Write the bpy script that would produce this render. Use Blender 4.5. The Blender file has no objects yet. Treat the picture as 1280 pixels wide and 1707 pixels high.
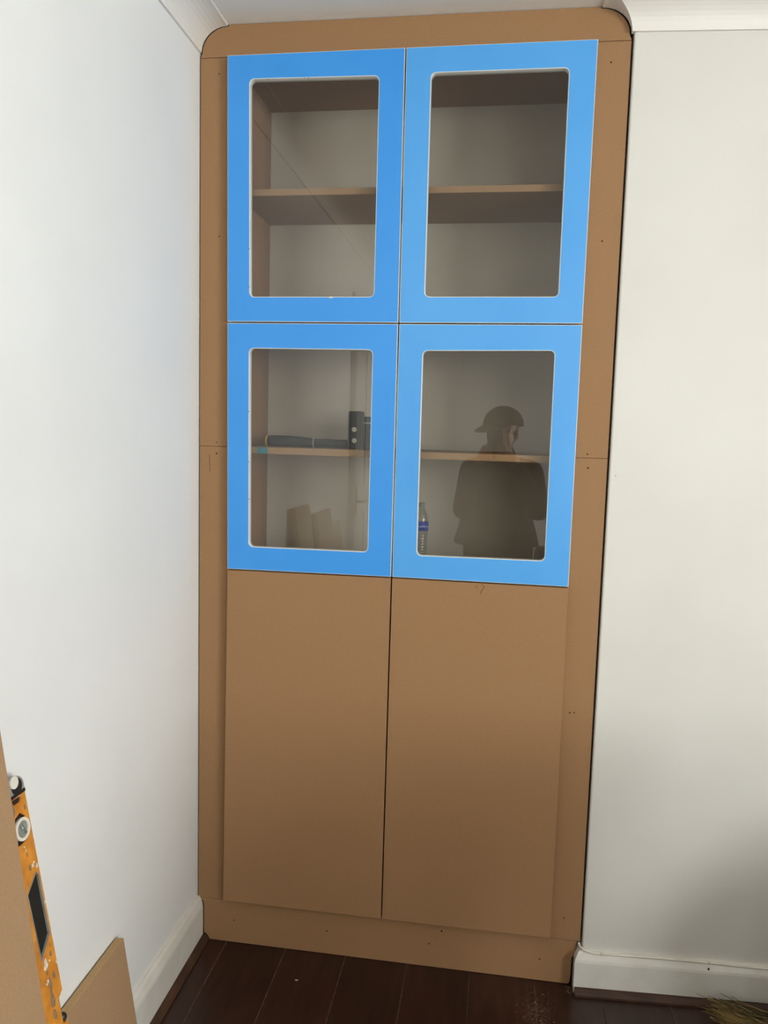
import bpy, bmesh, math, random
from mathutils import Vector, Matrix
from mathutils.geometry import tessellate_polygon
random.seed(7)
SC = bpy.context.scene
COL = SC.collection

# ------------------------------------------------------------------ camera
S = 1.04
FPX = 1300.6
CAM = Vector((.7442, -1.8728, 1.3665)) * S
yaw, pitch, roll = .1433, -.1044, .0275
FW = Vector((-math.sin(yaw)*math.cos(pitch), math.cos(yaw)*math.cos(pitch), math.sin(pitch)))
r0 = Vector((math.cos(yaw), math.sin(yaw), 0)); u0 = r0.cross(FW)
RT = r0*math.cos(roll) + u0*math.sin(roll)
UP = -r0*math.sin(roll) + u0*math.cos(roll)
cd = bpy.data.cameras.new('camera'); cam = bpy.data.objects.new('camera', cd); COL.objects.link(cam)
cd.sensor_fit = 'HORIZONTAL'; cd.sensor_width = 36; cd.lens = FPX/1280*36; cd.clip_start = .01
M = Matrix((RT, UP, -FW)).transposed().to_4x4(); M.translation = CAM
cam.matrix_world = M
SC.camera = cam

def hit(u, v, n, d):
    """point where the photograph's pixel meets the plane n.p = d"""
    n = Vector(n); D = FW + RT*((u-640)/FPX) - UP*((v-853.5)/FPX)
    return CAM + D*((d - n.dot(CAM))/n.dot(D))
def hy(u, v, y): return hit(u, v, (0,1,0), y)

# ------------------------------------------------------------------ world, daylight, exposure
W = bpy.data.worlds.new('world'); SC.world = W; W.use_nodes = True
bg = W.node_tree.nodes['Background']; bg.inputs[0].default_value = (.80,.90,1,1); bg.inputs[1].default_value = 1.2
SC.view_settings.view_transform = 'Standard'; SC.view_settings.look = 'None'
SC.view_settings.gamma = 1; SC.view_settings.use_curve_mapping = False
SC.view_settings.exposure = 0.0
RX, RY, ZC = 3.7, -4.3, 2.401          # room extents
WIN = (2.05, 3.5, 1.0, 2.2)          # window opening in the wall behind the camera
al = bpy.data.lights.new('window_daylight', 'AREA'); al.shape = 'RECTANGLE'
al.size = WIN[1]-WIN[0]+.1; al.size_y = WIN[3]-WIN[2]+.1; al.energy = 40; al.color = (1, .985, .955)
lo = bpy.data.objects.new('window_daylight', al); COL.objects.link(lo)
lo.location = ((WIN[0]+WIN[1])/2, RY-.24, (WIN[2]+WIN[3])/2); lo.rotation_euler = (math.radians(90), 0, 0)
WIN2 = (-3.9, -2.2, 1.0, 2.2)         # window opening in the side wall, right of the camera
al2 = al.copy(); al2.size = WIN2[1]-WIN2[0]+.1; al2.energy = 214; al2.color = (.97, .985, 1)
lo2 = bpy.data.objects.new('side_window_daylight', al2); COL.objects.link(lo2)
lo2.location = (RX+.24, (WIN2[0]+WIN2[1])/2, (WIN2[2]+WIN2[3])/2); lo2.rotation_euler = (math.radians(90), 0, math.radians(90))

# ------------------------------------------------------------------ materials
def lin(c): return tuple(((x/255)/12.92 if x/255 <= .04045 else ((x/255+.055)/1.055)**2.4) for x in c) + (1,)
MATS = {}
def mat(name, rgb, rough=.5, rgb2=None, scale=8, detail=4, metal=0, bump=0, bscale=200, coat=0, stretch=None, contrast=(.35,.65), spec=.5, rnd=0):
    m = bpy.data.materials.new(name); m.use_nodes = True; MATS[name] = m
    nt = m.node_tree; N = nt.nodes; L = nt.links; p = N['Principled BSDF']
    p.inputs['Base Color'].default_value = lin(rgb); p.inputs['Roughness'].default_value = rough
    p.inputs['Metallic'].default_value = metal; p.inputs['Coat Weight'].default_value = coat
    p.inputs['Specular IOR Level'].default_value = spec
    tc = N.new('ShaderNodeTexCoord'); mp = N.new('ShaderNodeMapping'); L.new(tc.outputs['Object'], mp.inputs[0])
    if stretch: mp.inputs['Scale'].default_value = stretch
    col = None
    if rgb2 is not None:
        nz = N.new('ShaderNodeTexNoise'); nz.inputs['Scale'].default_value = scale; nz.inputs['Detail'].default_value = detail
        L.new(mp.outputs[0], nz.inputs['Vector'])
        cr = N.new('ShaderNodeValToRGB'); cr.color_ramp.elements[0].position = contrast[0]; cr.color_ramp.elements[1].position = contrast[1]
        cr.color_ramp.elements[0].color = lin(rgb); cr.color_ramp.elements[1].color = lin(rgb2)
        L.new(nz.outputs['Fac'], cr.inputs[0]); col = cr.outputs[0]
        if rnd:
            oi = N.new('ShaderNodeObjectInfo'); hs = N.new('ShaderNodeHueSaturation')
            mr = N.new('ShaderNodeMapRange'); mr.inputs[3].default_value = 1-rnd; mr.inputs[4].default_value = 1+rnd
            L.new(oi.outputs['Random'], mr.inputs[0]); L.new(mr.outputs[0], hs.inputs['Value']); L.new(col, hs.inputs['Color'])
            ad = N.new('ShaderNodeVectorMath'); ad.operation = 'ADD'; L.new(mp.outputs[0], ad.inputs[0])
            ml = N.new('ShaderNodeMath'); ml.operation = 'MULTIPLY'; ml.inputs[1].default_value = 37; L.new(oi.outputs['Random'], ml.inputs[0])
            L.new(ml.outputs[0], ad.inputs[1]); L.new(ad.outputs[0], nz.inputs['Vector']); col = hs.outputs[0]
        L.new(col, p.inputs['Base Color'])
    if bump:
        b = N.new('ShaderNodeBump'); b.inputs['Strength'].default_value = bump; b.inputs['Distance'].default_value = .001
        n2 = N.new('ShaderNodeTexNoise'); n2.inputs['Scale'].default_value = bscale; n2.inputs['Detail'].default_value = 3
        L.new(mp.outputs[0], n2.inputs['Vector']); L.new(n2.outputs['Fac'], b.inputs['Height']); L.new(b.outputs[0], p.inputs['Normal'])
    return m
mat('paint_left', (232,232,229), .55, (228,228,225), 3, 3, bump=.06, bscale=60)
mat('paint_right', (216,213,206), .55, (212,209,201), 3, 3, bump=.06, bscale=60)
mat('paint_room', (230,228,222), .6, (226,224,217), 3, 3)
mat('ceiling_paint', (236,234,228), .7, (232,230,223), 2, 3)
mat('cove_paint', (230,227,220), .5, (226,222,214), 4, 3)
mat('gloss_white', (226,223,214), .28, (217,213,202), 14, 4, bump=.08, bscale=40)
mat('door_white', (226,226,220), .3, (220,220,214), 20, 3)
mat('mdf', (158,121,85), .72, (150,114,79), 260, 4, bump=.10, bscale=900, contrast=(.3,.7), spec=.25)
mat('mdf_pale', (168,136,102), .75, (160,128,95), 260, 4, bump=.10, bscale=900, contrast=(.3,.7), spec=.25)
mat('mdf_edge', (190,158,112), .8, (176,144,100), 300, 3, stretch=(1,1,3), contrast=(.3,.7), spec=.2)
mat('dark_hole', (28,20,15), .9, (18,13,10), 300, 2)
mat('shade_hole', (40,30,22), .9, (30,22,16), 200, 2)
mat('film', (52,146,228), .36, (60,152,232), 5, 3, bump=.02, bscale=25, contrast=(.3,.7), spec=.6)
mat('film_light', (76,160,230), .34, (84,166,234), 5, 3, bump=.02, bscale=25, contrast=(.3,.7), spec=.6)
mat('back_board', (204,197,182), .7, (198,190,174), 6, 3)
mat('plank', (58,33,24), .33, (38,21,15), 7, 6, stretch=(9,1.0,1), bump=.06, bscale=60, contrast=(.3,.72), rnd=.16)
mat('joint_pale', (134,104,82), .9, (100,74,56), 60, 3)
mat('beading', (84,56,36), .65, (58,36,22), 16, 5, stretch=(3,1,1), contrast=(.3,.7))
mat('beading_across', (74,46,30), .65, (50,30,19), 16, 5, stretch=(1,3,1), contrast=(.3,.7))
mat('orange', (216,142,48), .5, (170,104,36), 38, 8, bump=.08, bscale=80, contrast=(.35,.75))
mat('plaster_splash', (226,220,208), .8, (190,180,165), 60, 3)
mat('grime', (150,118,84), .8, (120,100,80), 90, 4)
mat('black_plastic', (22,22,23), .45, (30,29,28), 40, 4)
mat('charcoal_rubber', (30,29,31), .7, (35,34,35), 60, 3)
mat('grey_plastic', (150,152,144), .35, (120,122,114), 25, 4, contrast=(.35,.7))
mat('white_plastic', (228,222,208), .4, (214,208,194), 20, 3)
mat('yellow_plastic', (216,180,72), .45, (200,164,60), 20, 3)
mat('steel', (170,170,172), .28, (140,140,142), 40, 3, metal=.9)
mat('teal_tape', (30,120,135), .6, (50,130,140), 60, 3)
mat('label_blue', (30,62,168), .4, (38,74,182), 30, 2)
mat('label_white', (225,228,235), .4, (214,218,226), 30, 2)
mat('straw', (150,126,74), .8, (74,64,34), 60, 3, stretch=(.15,1,1.6), contrast=(.4,.6))
mat('broom_wood', (150,112,70), .55, (128,92,54), 12, 5, stretch=(1,6,6))
mat('pencil', (74,50,36), .9, (66,44,30), 50, 2)
mat('sawdust', (156,130,106), .95, (128,104,82), 90, 2)
mat('skin', (196,148,122), .5, (186,136,110), 20, 3)
mat('jacket', (30,30,32), .85, (24,24,26), 60, 3)
mat('trousers', (30,32,40), .85, (24,26,32), 60, 3)
mat('cap_cloth', (24,24,26), .8, (20,20,22), 60, 3)
mat('hair', (20,16,14), .6, (26,21,18), 90, 3)
mat('eye_white', (228,224,218), .2, (220,216,210), 20, 2)
mat('iris', (40,26,18), .15, (30,20,14), 60, 2)
mat('shoe', (40,36,34), .6, (32,29,27), 30, 3)
mat('chest_dark', (52,40,32), .5, (42,32,26), 12, 4, stretch=(1,8,1))
mat('chest_top', (196,190,178), .5, (186,180,168), 10, 3)
mat('brass', (190,170,120), .3, (170,150,100), 20, 3, metal=.8)
mat('sack_cloth', (62,62,64), .7, (48,48,50), 40, 4)
mat('floor_base', (96,74,56), .9, (80,60,44), 30, 3)

def glass_mat(name, tint, ior=1.8):
    m = bpy.data.materials.new(name); m.use_nodes = True; MATS[name] = m
    nt = m.node_tree; N = nt.nodes; L = nt.links; N.remove(N['Principled BSDF'])
    t = N.new('ShaderNodeBsdfTransparent'); t.inputs[0].default_value = (*tint, 1)
    g = N.new('ShaderNodeBsdfGlossy'); g.inputs['Roughness'].default_value = 0; g.inputs[0].default_value = (1,1,1,1)
    f = N.new('ShaderNodeFresnel'); f.inputs[0].default_value = ior
    ge = N.new('ShaderNodeNewGeometry'); s = N.new('ShaderNodeMath'); s.operation = 'SUBTRACT'; s.inputs[0].default_value = 1
    L.new(ge.outputs['Backfacing'], s.inputs[1])
    ml = N.new('ShaderNodeMath'); ml.operation = 'MULTIPLY'; L.new(f.outputs[0], ml.inputs[0]); L.new(s.outputs[0], ml.inputs[1])
    mx = N.new('ShaderNodeMixShader'); L.new(ml.outputs[0], mx.inputs[0]); L.new(t.outputs[0], mx.inputs[1]); L.new(g.outputs[0], mx.inputs[2])
    L.new(mx.outputs[0], N['Material Output'].inputs[0])
glass_mat('glass', (.90,.895,.88), 1.74)
glass_mat('window_glass', (.98,.985,.98), 1.5)
glass_mat('clear_plastic', (.86,.88,.88), 1.7)

# ------------------------------------------------------------------ mesh helpers
def box(bm, x0, x1, y0, y1, z0, z1):
    v = [bm.verts.new((x, y, z)) for x in (x0, x1) for y in (y0, y1) for z in (z0, z1)]
    for f in ((0,1,3,2),(4,6,7,5),(0,4,5,1),(2,3,7,6),(0,2,6,4),(1,5,7,3)): bm.faces.new([v[i] for i in f])
def hexa(bm, a, b):
    """solid between quad a and quad b (4 points each, same order)"""
    va = [bm.verts.new(p) for p in a]; vb = [bm.verts.new(p) for p in b]
    bm.faces.new(va); bm.faces.new(vb[::-1])
    for i in range(4): bm.faces.new((va[i], vb[i], vb[(i+1)%4], va[(i+1)%4]))
def plate(bm, outer, holes, fn0, fn1):
    """flat slab of 2D loops; fn0 / fn1 map a 2D point to front / back"""
    loops = [outer] + list(holes)
    tri = tessellate_polygon([[Vector((p[0], p[1], 0)) for p in l] for l in loops])
    flat = [p for l in loops for p in l]
    f = [bm.verts.new(fn0(*p)) for p in flat]; b = [bm.verts.new(fn1(*p)) for p in flat]
    for t in tri:
        bm.faces.new([f[i] for i in t]); bm.faces.new([b[i] for i in reversed(t)])
    k = 0
    for l in loops:
        n = len(l)
        for i in range(n):
            i0, i1 = k+i, k+(i+1)%n
            bm.faces.new((f[i0], f[i1], b[i1], b[i0]))
        k += n
def tube(bm, pts, rad, seg=8, cap=True):
    pts = [Vector(p) for p in pts]; rings = []
    if not isinstance(rad, (list, tuple)): rad = [rad]*len(pts)
    prev = None
    for i, p in enumerate(pts):
        d = (pts[min(i+1, len(pts)-1)] - pts[max(i-1, 0)]).normalized()
        if prev is None:
            a = d.orthogonal().normalized()
        else:
            a = (prev - d*prev.dot(d)).normalized()
        prev = a; b = d.cross(a)
        rings.append([bm.verts.new(p + (a*math.cos(t)+b*math.sin(t))*rad[i]) for t in [2*math.pi*k/seg for k in range(seg)]])
    for r, s in zip(rings, rings[1:]):
        for k in range(seg): bm.faces.new((r[k], r[(k+1)%seg], s[(k+1)%seg], s[k]))
    if cap: bm.faces.new(rings[0][::-1]); bm.faces.new(rings[-1])
def lathe(bm, prof, c, seg=24):
    rings = [[bm.verts.new((c[0]+r*math.cos(2*math.pi*k/seg), c[1]+r*math.sin(2*math.pi*k/seg), c[2]+z)) for k in range(seg)] for r, z in prof]
    for r, s in zip(rings, rings[1:]):
        for k in range(seg): bm.faces.new((r[k], r[(k+1)%seg], s[(k+1)%seg], s[k]))
    bm.faces.new(rings[0][::-1]); bm.faces.new(rings[-1])
def sphere(bm, c, r, sc=(1,1,1), u=16, v=10, rot=None):
    m = Matrix.Translation(c)
    if rot: m = m @ rot
    bmesh.ops.create_uvsphere(bm, u_segments=u, v_segments=v, radius=r, matrix=m @ Matrix.Diagonal((*sc, 1)))
def edge_faces(o, n):
    o.data.materials.append(MATS['mdf_edge'])
    for f in o.data.polygons:
        if abs(f.normal.dot(n)) < .7: f.material_index = 1
def disc(bm, c, n, r, h, seg=14):
    c = Vector(c); n = Vector(n).normalized(); tube(bm, [c, c+n*h], r, seg)
def ploc(p):
    return p.matrix_world.translation if False else Vector(p['_o'])
def obj(name, bm, m, parent=None, smooth=False, org=None, bev=0):
    """one mesh object; vertices arrive in world coordinates"""
    bmesh.ops.recalc_face_normals(bm, faces=bm.faces[:])
    me = bpy.data.meshes.new(name); o0 = Vector((0,0,0))
    base = Vector(org) if org is not None else (ORG[parent.name] if parent else Vector((0,0,0)))
    bmesh.ops.translate(bm, verts=bm.verts[:], vec=-base)
    bm.to_mesh(me); bm.free()
    me.materials.append(MATS[m])
    o = bpy.data.objects.new(name, me); COL.objects.link(o); ORG[o.name] = base
    if parent:
        o.parent = parent; o.location = base - ORG[parent.name]
    else: o.location = base
    if smooth: me.shade_smooth()
    if bev:
        b = o.modifiers.new('bevel', 'BEVEL'); b.width = bev; b.segments = 2; b.limit_method = 'ANGLE'; b.angle_limit = math.radians(40)
    return o
ORG = {}
def tag(o, label=None, cat=None, group=None, kind=None):
    if label: o['label'] = label
    if cat: o['category'] = cat
    if group: o['group'] = group
    if kind: o['kind'] = kind
    return o
def thing(name, loc, label, cat, group=None):
    o = bpy.data.objects.new(name, None); COL.objects.link(o); o.location = loc; o.empty_display_size = .05
    ORG[o.name] = Vector(loc); return tag(o, label, cat, group)
def bxo(name, dims, m, parent=None, bev=0, org=None):
    bm = bmesh.new(); box(bm, *dims); return obj(name, bm, m, parent, bev=bev, org=org)
def struct(o, label): return tag(o, label, kind='structure')

# ------------------------------------------------------------------ setting
XR = 1.04; YW = -.008; AW = math.radians(3.3)        # chimney-breast corner and the small turn of its face
BT = Vector((math.cos(AW), math.sin(AW), 0)); BN = Vector((math.sin(AW), -math.cos(AW), 0))   # along / out of that face
E0 = Vector((XR, YW, 0))
def bp(s, n, z): return E0 + BT*s + BN*n + Vector((0, 0, z))
BL = (RX - XR)/math.cos(AW)
ZCB = 2.3373; CW = .073

# floor: planks laid towards the cabinet
floor = bxo('floor', (0, RX, RY, .42, -.06, -.0045), 'floor_base'); struct(floor, 'dark brown laminate floor of wide planks with pale joints')
pw = .1675; x0 = .0864 - pw
k = 0
while x0 < RX:
    a, b = max(x0, 0), min(x0+pw, RX)
    ends = [.0 if False else .40]; y = -.75 - ((k*0.431) % 1.0)*1.1
    while y > RY: ends.append(y); y -= 1.28
    ends.append(RY)
    for y1, y0 in zip(ends, ends[1:]):
        if y1 - y0 < .02: continue
        bm = bmesh.new(); g = .0008; h = .0008
        t = [(a+g+h, y0+g+h, 0), (b-g-h, y0+g+h, 0), (b-g-h, y1-g-h, 0), (a+g+h, y1-g-h, 0)]
        c = [(a+g, y0+g, -.0022), (b-g, y0+g, -.0022), (b-g, y1-g, -.0022), (a+g, y1-g, -.0022)]
        d = [(p[0], p[1], -.0044) for p in c]
        V = [[bm.verts.new(p) for p in q] for q in (t, c, d)]
        bm.faces.new(V[0])
        for r, s in zip(V, V[1:]):
            for i in range(4): bm.faces.new((r[i], s[i], s[(i+1)%4], r[(i+1)%4]))
        for f_ in list(bm.faces)[1:]: f_.material_index = 1  # paler brown on the plank bevels and sides
        po = obj('plank', bm, 'plank', floor); po.data.materials.append(MATS['joint_pale'])
    x0 += pw; k += 1

struct(bxo('ceiling', (-.12, RX+.12, RY-.12, .54, ZC, ZC+.1), 'ceiling_paint'), 'off white flat ceiling')
struct(bxo('wall_left', (-.12, 0, RY-.12, .42, -.06, ZC), 'paint_left'), 'smooth white wall beside the cabinet')
struct(bxo('wall_back', (-.12, XR+.12, .42, .54, -.06, ZC), 'paint_room'), 'wall at the back of the alcove behind the cabinet')
bm = bmesh.new()
q = [(XR, YW), (XR+BT.x*BL, YW+BT.y*BL), (RX, .54), (XR+.12, .54), (XR, .42)]
r = .004
q = [(XR, YW+r), (XR+r*.3, YW+r*.3), (XR+r, YW+.0002)] + q[1:]
lo_ = [bm.verts.new((x, y, -.06)) for x, y in q]; hi_ = [bm.verts.new((x, y, ZC)) for x, y in q]
bm.faces.new(lo_); bm.faces.new(hi_)
for i in range(len(q)): bm.faces.new((lo_[i], lo_[(i+1)%len(q)], hi_[(i+1)%len(q)], hi_[i]))
struct(obj('wall_breast', bm, 'paint_right'), 'cream white wall with square corner beside the cabinet')
bm = bmesh.new()
plate(bm, [(RY-.12,-.06),(.54,-.06),(.54,ZC),(RY-.12,ZC)], [[(WIN2[0],WIN2[2]),(WIN2[1],WIN2[2]),(WIN2[1],WIN2[3]),(WIN2[0],WIN2[3])]],
      lambda y,z: (RX, y, z), lambda y,z: (RX+.12, y, z))
struct(obj('wall_right', bm, 'paint_room'), 'plain off white side wall with a window')
bm = bmesh.new()
plate(bm, [(-.12,-.06),(RX+.12,-.06),(RX+.12,ZC),(-.12,ZC)], [[(WIN[0],WIN[2]),(WIN[1],WIN[2]),(WIN[1],WIN[3]),(WIN[0],WIN[3])]],
      lambda x,z: (x, RY, z), lambda x,z: (x, RY-.12, z))
struct(obj('wall_front', bm, 'paint_room'), 'off white wall with the window facing the cabinet')
# windows
def window(name, w, fn, label):
    bm = bmesh.new(); wf = .05; mid = (w[0]+w[1])/2
    panes = [(w[0]+wf, mid-.02), (mid+.02, w[1]-wf)]
    plate(bm, [(w[0],w[2]),(w[1],w[2]),(w[1],w[3]),(w[0],w[3])], [[(a,w[2]+wf),(b,w[2]+wf),(b,w[3]-wf),(a,w[3]-wf)] for a, b in panes],
          lambda x,z: fn(x, .05, z), lambda x,z: fn(x, .11, z))
    o = struct(obj(name, bm, 'gloss_white', bev=.003), label)
    for a, b in panes:
        bm = bmesh.new(); plate(bm, [(a,w[2]+wf),(b,w[2]+wf),(b,w[3]-wf),(a,w[3]-wf)], [], lambda x,z: fn(x, .078, z), lambda x,z: fn(x, .082, z)); obj('pane', bm, 'window_glass', o)
    bm = bmesh.new(); plate(bm, [(w[0]-.05,w[2]-.03),(w[1]+.05,w[2]-.03),(w[1]+.05,w[2]),(w[0]-.05,w[2])], [], lambda x,z: fn(x, -.08, z), lambda x,z: fn(x, 0, z)); obj('window_sill', bm, 'gloss_white', o, bev=.004)
window('window_1', WIN, lambda x,d,z: (x, RY-d, z), 'white framed window with two panes facing the cabinet')
window('window_2', WIN2, lambda y,d,z: (RX+d, y, z), 'white framed window with two panes in the side wall')

# coving: quarter-hollow with a small lip top and bottom
def cove_profile(n=10):
    P = [(0, ZCB), (.006, ZCB)]
    ax, az = CW-.006, ZC-.004-ZCB
    for i in range(n+1):
        t = math.pi/2*i/n
        P.append((.006+ax*(1-math.cos(t)) , ZCB + az*math.sin(t)))
    P[-1] = (CW, ZC-.004); P.append((CW, ZC)); P.append((0, ZC))
    return P
def sweep(bm, prof, stations):
    """stations: functions (offset, z) -> point"""
    R_ = [[bm.verts.new(f(o, z)) for o, z in prof] for f in stations]
    n = len(prof)
    for a, b in zip(R_, R_[1:]):
        for i in range(n): bm.faces.new((a[i], a[(i+1)%n], b[(i+1)%n], b[i]))
    bm.faces.new(R_[0]); bm.faces.new(R_[-1][::-1])
cp = cove_profile()
bm = bmesh.new(); sweep(bm, cp, [lambda o, z: (o, -.001, z), lambda o, z: (o, RY, z)])
struct(obj('trim_1', bm, 'cove_paint'), 'white hollow coving along the left wall')
bm = bmesh.new()
# runs along the alcove return, mitres round the outside corner, then along the breast
def st_ret(o, z): return (XR-o, -.0012, z)
def st_mit(o, z):
    p = E0 + BN*o; # intersect x = XR-o with the face offset by o
    s = (XR - o - p.x)/BT.x
    return (p.x + BT.x*s, p.y + BT.y*s, z)
def st_end(o, z):
    p = E0 + BT*BL + BN*o; return (p.x, p.y, z)
sweep(bm, cp, [st_ret, st_mit, st_end])
struct(obj('trim_2', bm, 'cove_paint'), 'white hollow coving mitred round the corner above the right wall')
bm = bmesh.new(); sweep(bm, cp, [lambda o, z: (0, RY+o, z), lambda o, z: (RX, RY+o, z)])
struct(obj('trim_3', bm, 'cove_paint'), 'white hollow coving above the window wall')
bm = bmesh.new(); sweep(bm, cp, [lambda o, z: (RX-o, RY, z), lambda o, z: (RX-o, .1, z)])
struct(obj('trim_4', bm, 'cove_paint'), 'white hollow coving along the far side wall')

# skirting boards
def skirt(h, t, bz): return [(0, .0), (t, .0), (t, bz), (t*.93, bz+(h-bz)*.25), (t*.62, bz+(h-bz)*.8), (t*.3, h), (0, h)]
sp = skirt(.127, .0175, .098)
bm = bmesh.new(); sweep(bm, sp, [lambda o, z: (o, -.0015, z), lambda o, z: (o, -2.09, z)])
struct(obj('baseboard_left', bm, 'gloss_white'), 'white painted skirting along the left wall')
SH = .108; st = .019
sp = skirt(SH, st, .082)
bm = bmesh.new()
sweep(bm, sp, [lambda o, z: (XR-o, .05, z), st_mit, st_end])
struct(obj('baseboard_right', bm, 'gloss_white'), 'white painted skirting along the right wall')
# brown beading at the foot of the skirting
def quad(t, h): return [(0, 0), (t, 0), (t, h*.35), (t*.8, h*.7), (t*.45, h*.95), (t*.2, h), (0, h)]
bd = quad(.017, .016)
bm = bmesh.new(); sweep(bm, bd, [lambda o, z: (.0178+o, -.0015, z+.0003), lambda o, z: (.0178+o, -2.09, z+.0003)])
struct(obj('trim_5', bm, 'beading'), 'dark brown floor beading at the foot of the left skirting')
def st_b0(o, z):
    p = bp(.0, st+.0003+o, z+.0003); s = (XR-.0165-p.x)/BT.x; return p + BT*s
def st_b1(o, z): return bp(BL, st+.0003+o, z+.0003)
bm = bmesh.new(); sweep(bm, bd, [st_b0, st_b1])
struct(obj('trim_6', bm, 'beading_across'), 'dark brown floor beading at the foot of the right skirting')

# door in the left wall (seen only as a reflection in the glass)
DY0, DY1, DZ = -2.10, -3.06, 2.03
bm = bmesh.new()
for a, b, c, d in ((DY0-.095, DY0, 0, DZ), (DY1, DY1+.095, 0, DZ), (DY1, DY0, DZ, DZ+.095)):
    box(bm, .0002, .012, a, b, c, d)
    if d-c > 1:
        for t in (.012, .042, .072): box(bm, .012, .02, a+t, a+t+.012, c, d)
    else:
        for t in (.012, .042, .072): box(bm, .012, .02, a, b, c+t, c+t+.012)
door = struct(obj('door_1', bm, 'door_white', bev=.002), 'white panelled room door in a moulded surround')
bm = bmesh.new()
ly0, ly1 = DY1+.097, DY0-.097
hl = []
for za, zb in ((.25, .95), (1.1, 1.85)):
    for ya, yb in ((ly0+.1, (ly0+ly1)/2-.05), ((ly0+ly1)/2+.05, ly1-.1)): hl.append([(ya,za),(yb,za),(yb,zb),(ya,zb)])
plate(bm, [(ly0,.006),(ly1,.006),(ly1,DZ-.004),(ly0,DZ-.004)], hl, lambda y,z: (.014,y,z), lambda y,z: (.0004,y,z))
obj('door_leaf', bm, 'door_white', door, bev=.002)
for h4 in hl: bxo('door_panel', (.0004, .008, h4[0][0], h4[1][0], h4[0][1], h4[2][1]), 'door_white', door)
bm = bmesh.new(); tube(bm, [(.014, ly1-.06, 1.03), (.05, ly1-.06, 1.03), (.055, ly1-.075, 1.03), (.055, ly1-.17, 1.03)], .009, 10)
box(bm, .0141, .02, ly1-.08, ly1-.04, .95, 1.11)
obj('door_handle', bm, 'steel', door, smooth=False)

# ------------------------------------------------------------------ the cabinet
cab = thing('alcove_cabinet', (XR/2, 0, 0), 'tall built in alcove cabinet of raw brown board with four blue glazed doors', 'cabinet')
FT = .018                                             # face-frame thickness
zj = hy(333, 98, 0).z; zj2 = hy(1054, 66.5, 0).z; ZJ = (zj+zj2)/2   # top joint
ZM = (hy(334, 744, 0).z + hy(1000, 763.5, 0).z)/2
ZP = .1215
XLW, XRW = .0035, XR-.0045                            # scribed edges
def slab(name, pts, m='mdf', y0=0, y1=FT, parent=cab, bev=.0006):
    bm = bmesh.new(); plate(bm, pts, [], lambda x,z: (x, y0, z), lambda x,z: (x, y1, z)); return obj(name, bm, m, parent, bev=bev)
# top rail with both corners scribed to the coving
pts = [(XLW, ZJ+.0006), (XRW, ZJ+.0006)]
cv = [(o+.0022, z-.0012) for o, z in cp[1:-1]]
pts += [(XR-o-.001, z) for o, z in cv if z > ZJ+.003]
pts += [(o, z) for o, z in reversed(cv) if z > ZJ+.003]
slab('top_rail', pts)
STW = .10
stiles = []
for xa, xb in ((XLW, XLW+STW), (XRW-STW, XRW)):
    for za, zb in ((ZP+.0006, ZM-.0004), (ZM+.0004, ZJ-.0006)):
        stiles.append(slab('stile', [(xa, za), (xb, za), (xb, zb), (xa, zb)]))
# plinth notched round skirting and beading
pl = slab('plinth', [(.036, .0012), (XR-.031, .0012), (XR-.0255, .006), (XR-.0245, .02), (XR-.0235, .074), (XR-.0145, .1), (XR-.0125, ZP-.0006),
                     (.0068, ZP-.0006), (.0075, .118), (.0155, .1135), (.0192, .10), (.0195, .02), (.0245, .0175), (.031, .0115)])
# carcass
CX0, CX1, CY1 = .094, .951, .305
ZS = 2.311                                            # underside of the top panel
zdeck = 1.0625
bxo('side_panel', (CX0-.016, CX0, FT, CY1, .10, ZS+.018), 'mdf', cab)
bxo('side_panel', (CX1, CX1+.016, FT, CY1, .10, ZS+.018), 'mdf', cab)
bxo('top_panel', (CX0, CX1, FT, CY1, ZS, ZS+.018), 'mdf', cab)
bxo('back_panel', (CX0-.016, CX1+.016, CY1, CY1+.009, .10, ZS+.018), 'back_board', cab)
bxo('bottom_panel', (CX0, CX1, FT, CY1, .12, .138), 'mdf', cab)
bxo('deck_panel', (CX0, CX1, FT, CY1, zdeck-.018, zdeck), 'mdf', cab)
zg = 1.6171*S
bxo('divider_shelf', (CX0, CX1, FT, CY1, zg-.009, zg+.009), 'mdf', cab)
SF = .022
zs1 = hy(500, 325.5, SF).z
bxo('shelf', (CX0+.001, CX1-.001, SF, CY1-.001, zs1, zs1+.0165), 'mdf_pale', cab, bev=.0008)
zs2 = hy(500, 758.5, SF).z
low = bxo('shelf', (CX0+.001, CX1-.001, SF, CY1-.001, zs2, zs2+.0175), 'mdf_pale', cab, bev=.0008)
ZS2 = zs2+.0175
a = hy(429, 752, SF)
bm = bmesh.new(); box(bm, a.x, a.x+.028, SF-.0006, SF-.0001, zs2+.001, zs2+.0165)
tag(obj('paint_smear', bm, 'teal_tape', low), 'teal smear on the shelf edge')

# doors: corners read from the photograph on the plane of the door fronts
DTK = .020; YD = -.0235
DC = {'tl': (378,91.5), 'tm': (676.5,78), 'tr': (998.5,63.5), 'gl': (378,537.5), 'gm': (664.5,539), 'gr': (972,540),
      'bl': (378,949.5), 'bm': (652.5,962.5), 'br': (948.5,979.5), 'dl': (370.5,1502), 'dm': (635.5,1533), 'dr': (918.5,1565)}
P2 = {k_: (lambda p: (p.x, p.z))(hy(u, v, YD)) for k_, (u, v) in DC.items()}
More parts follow.
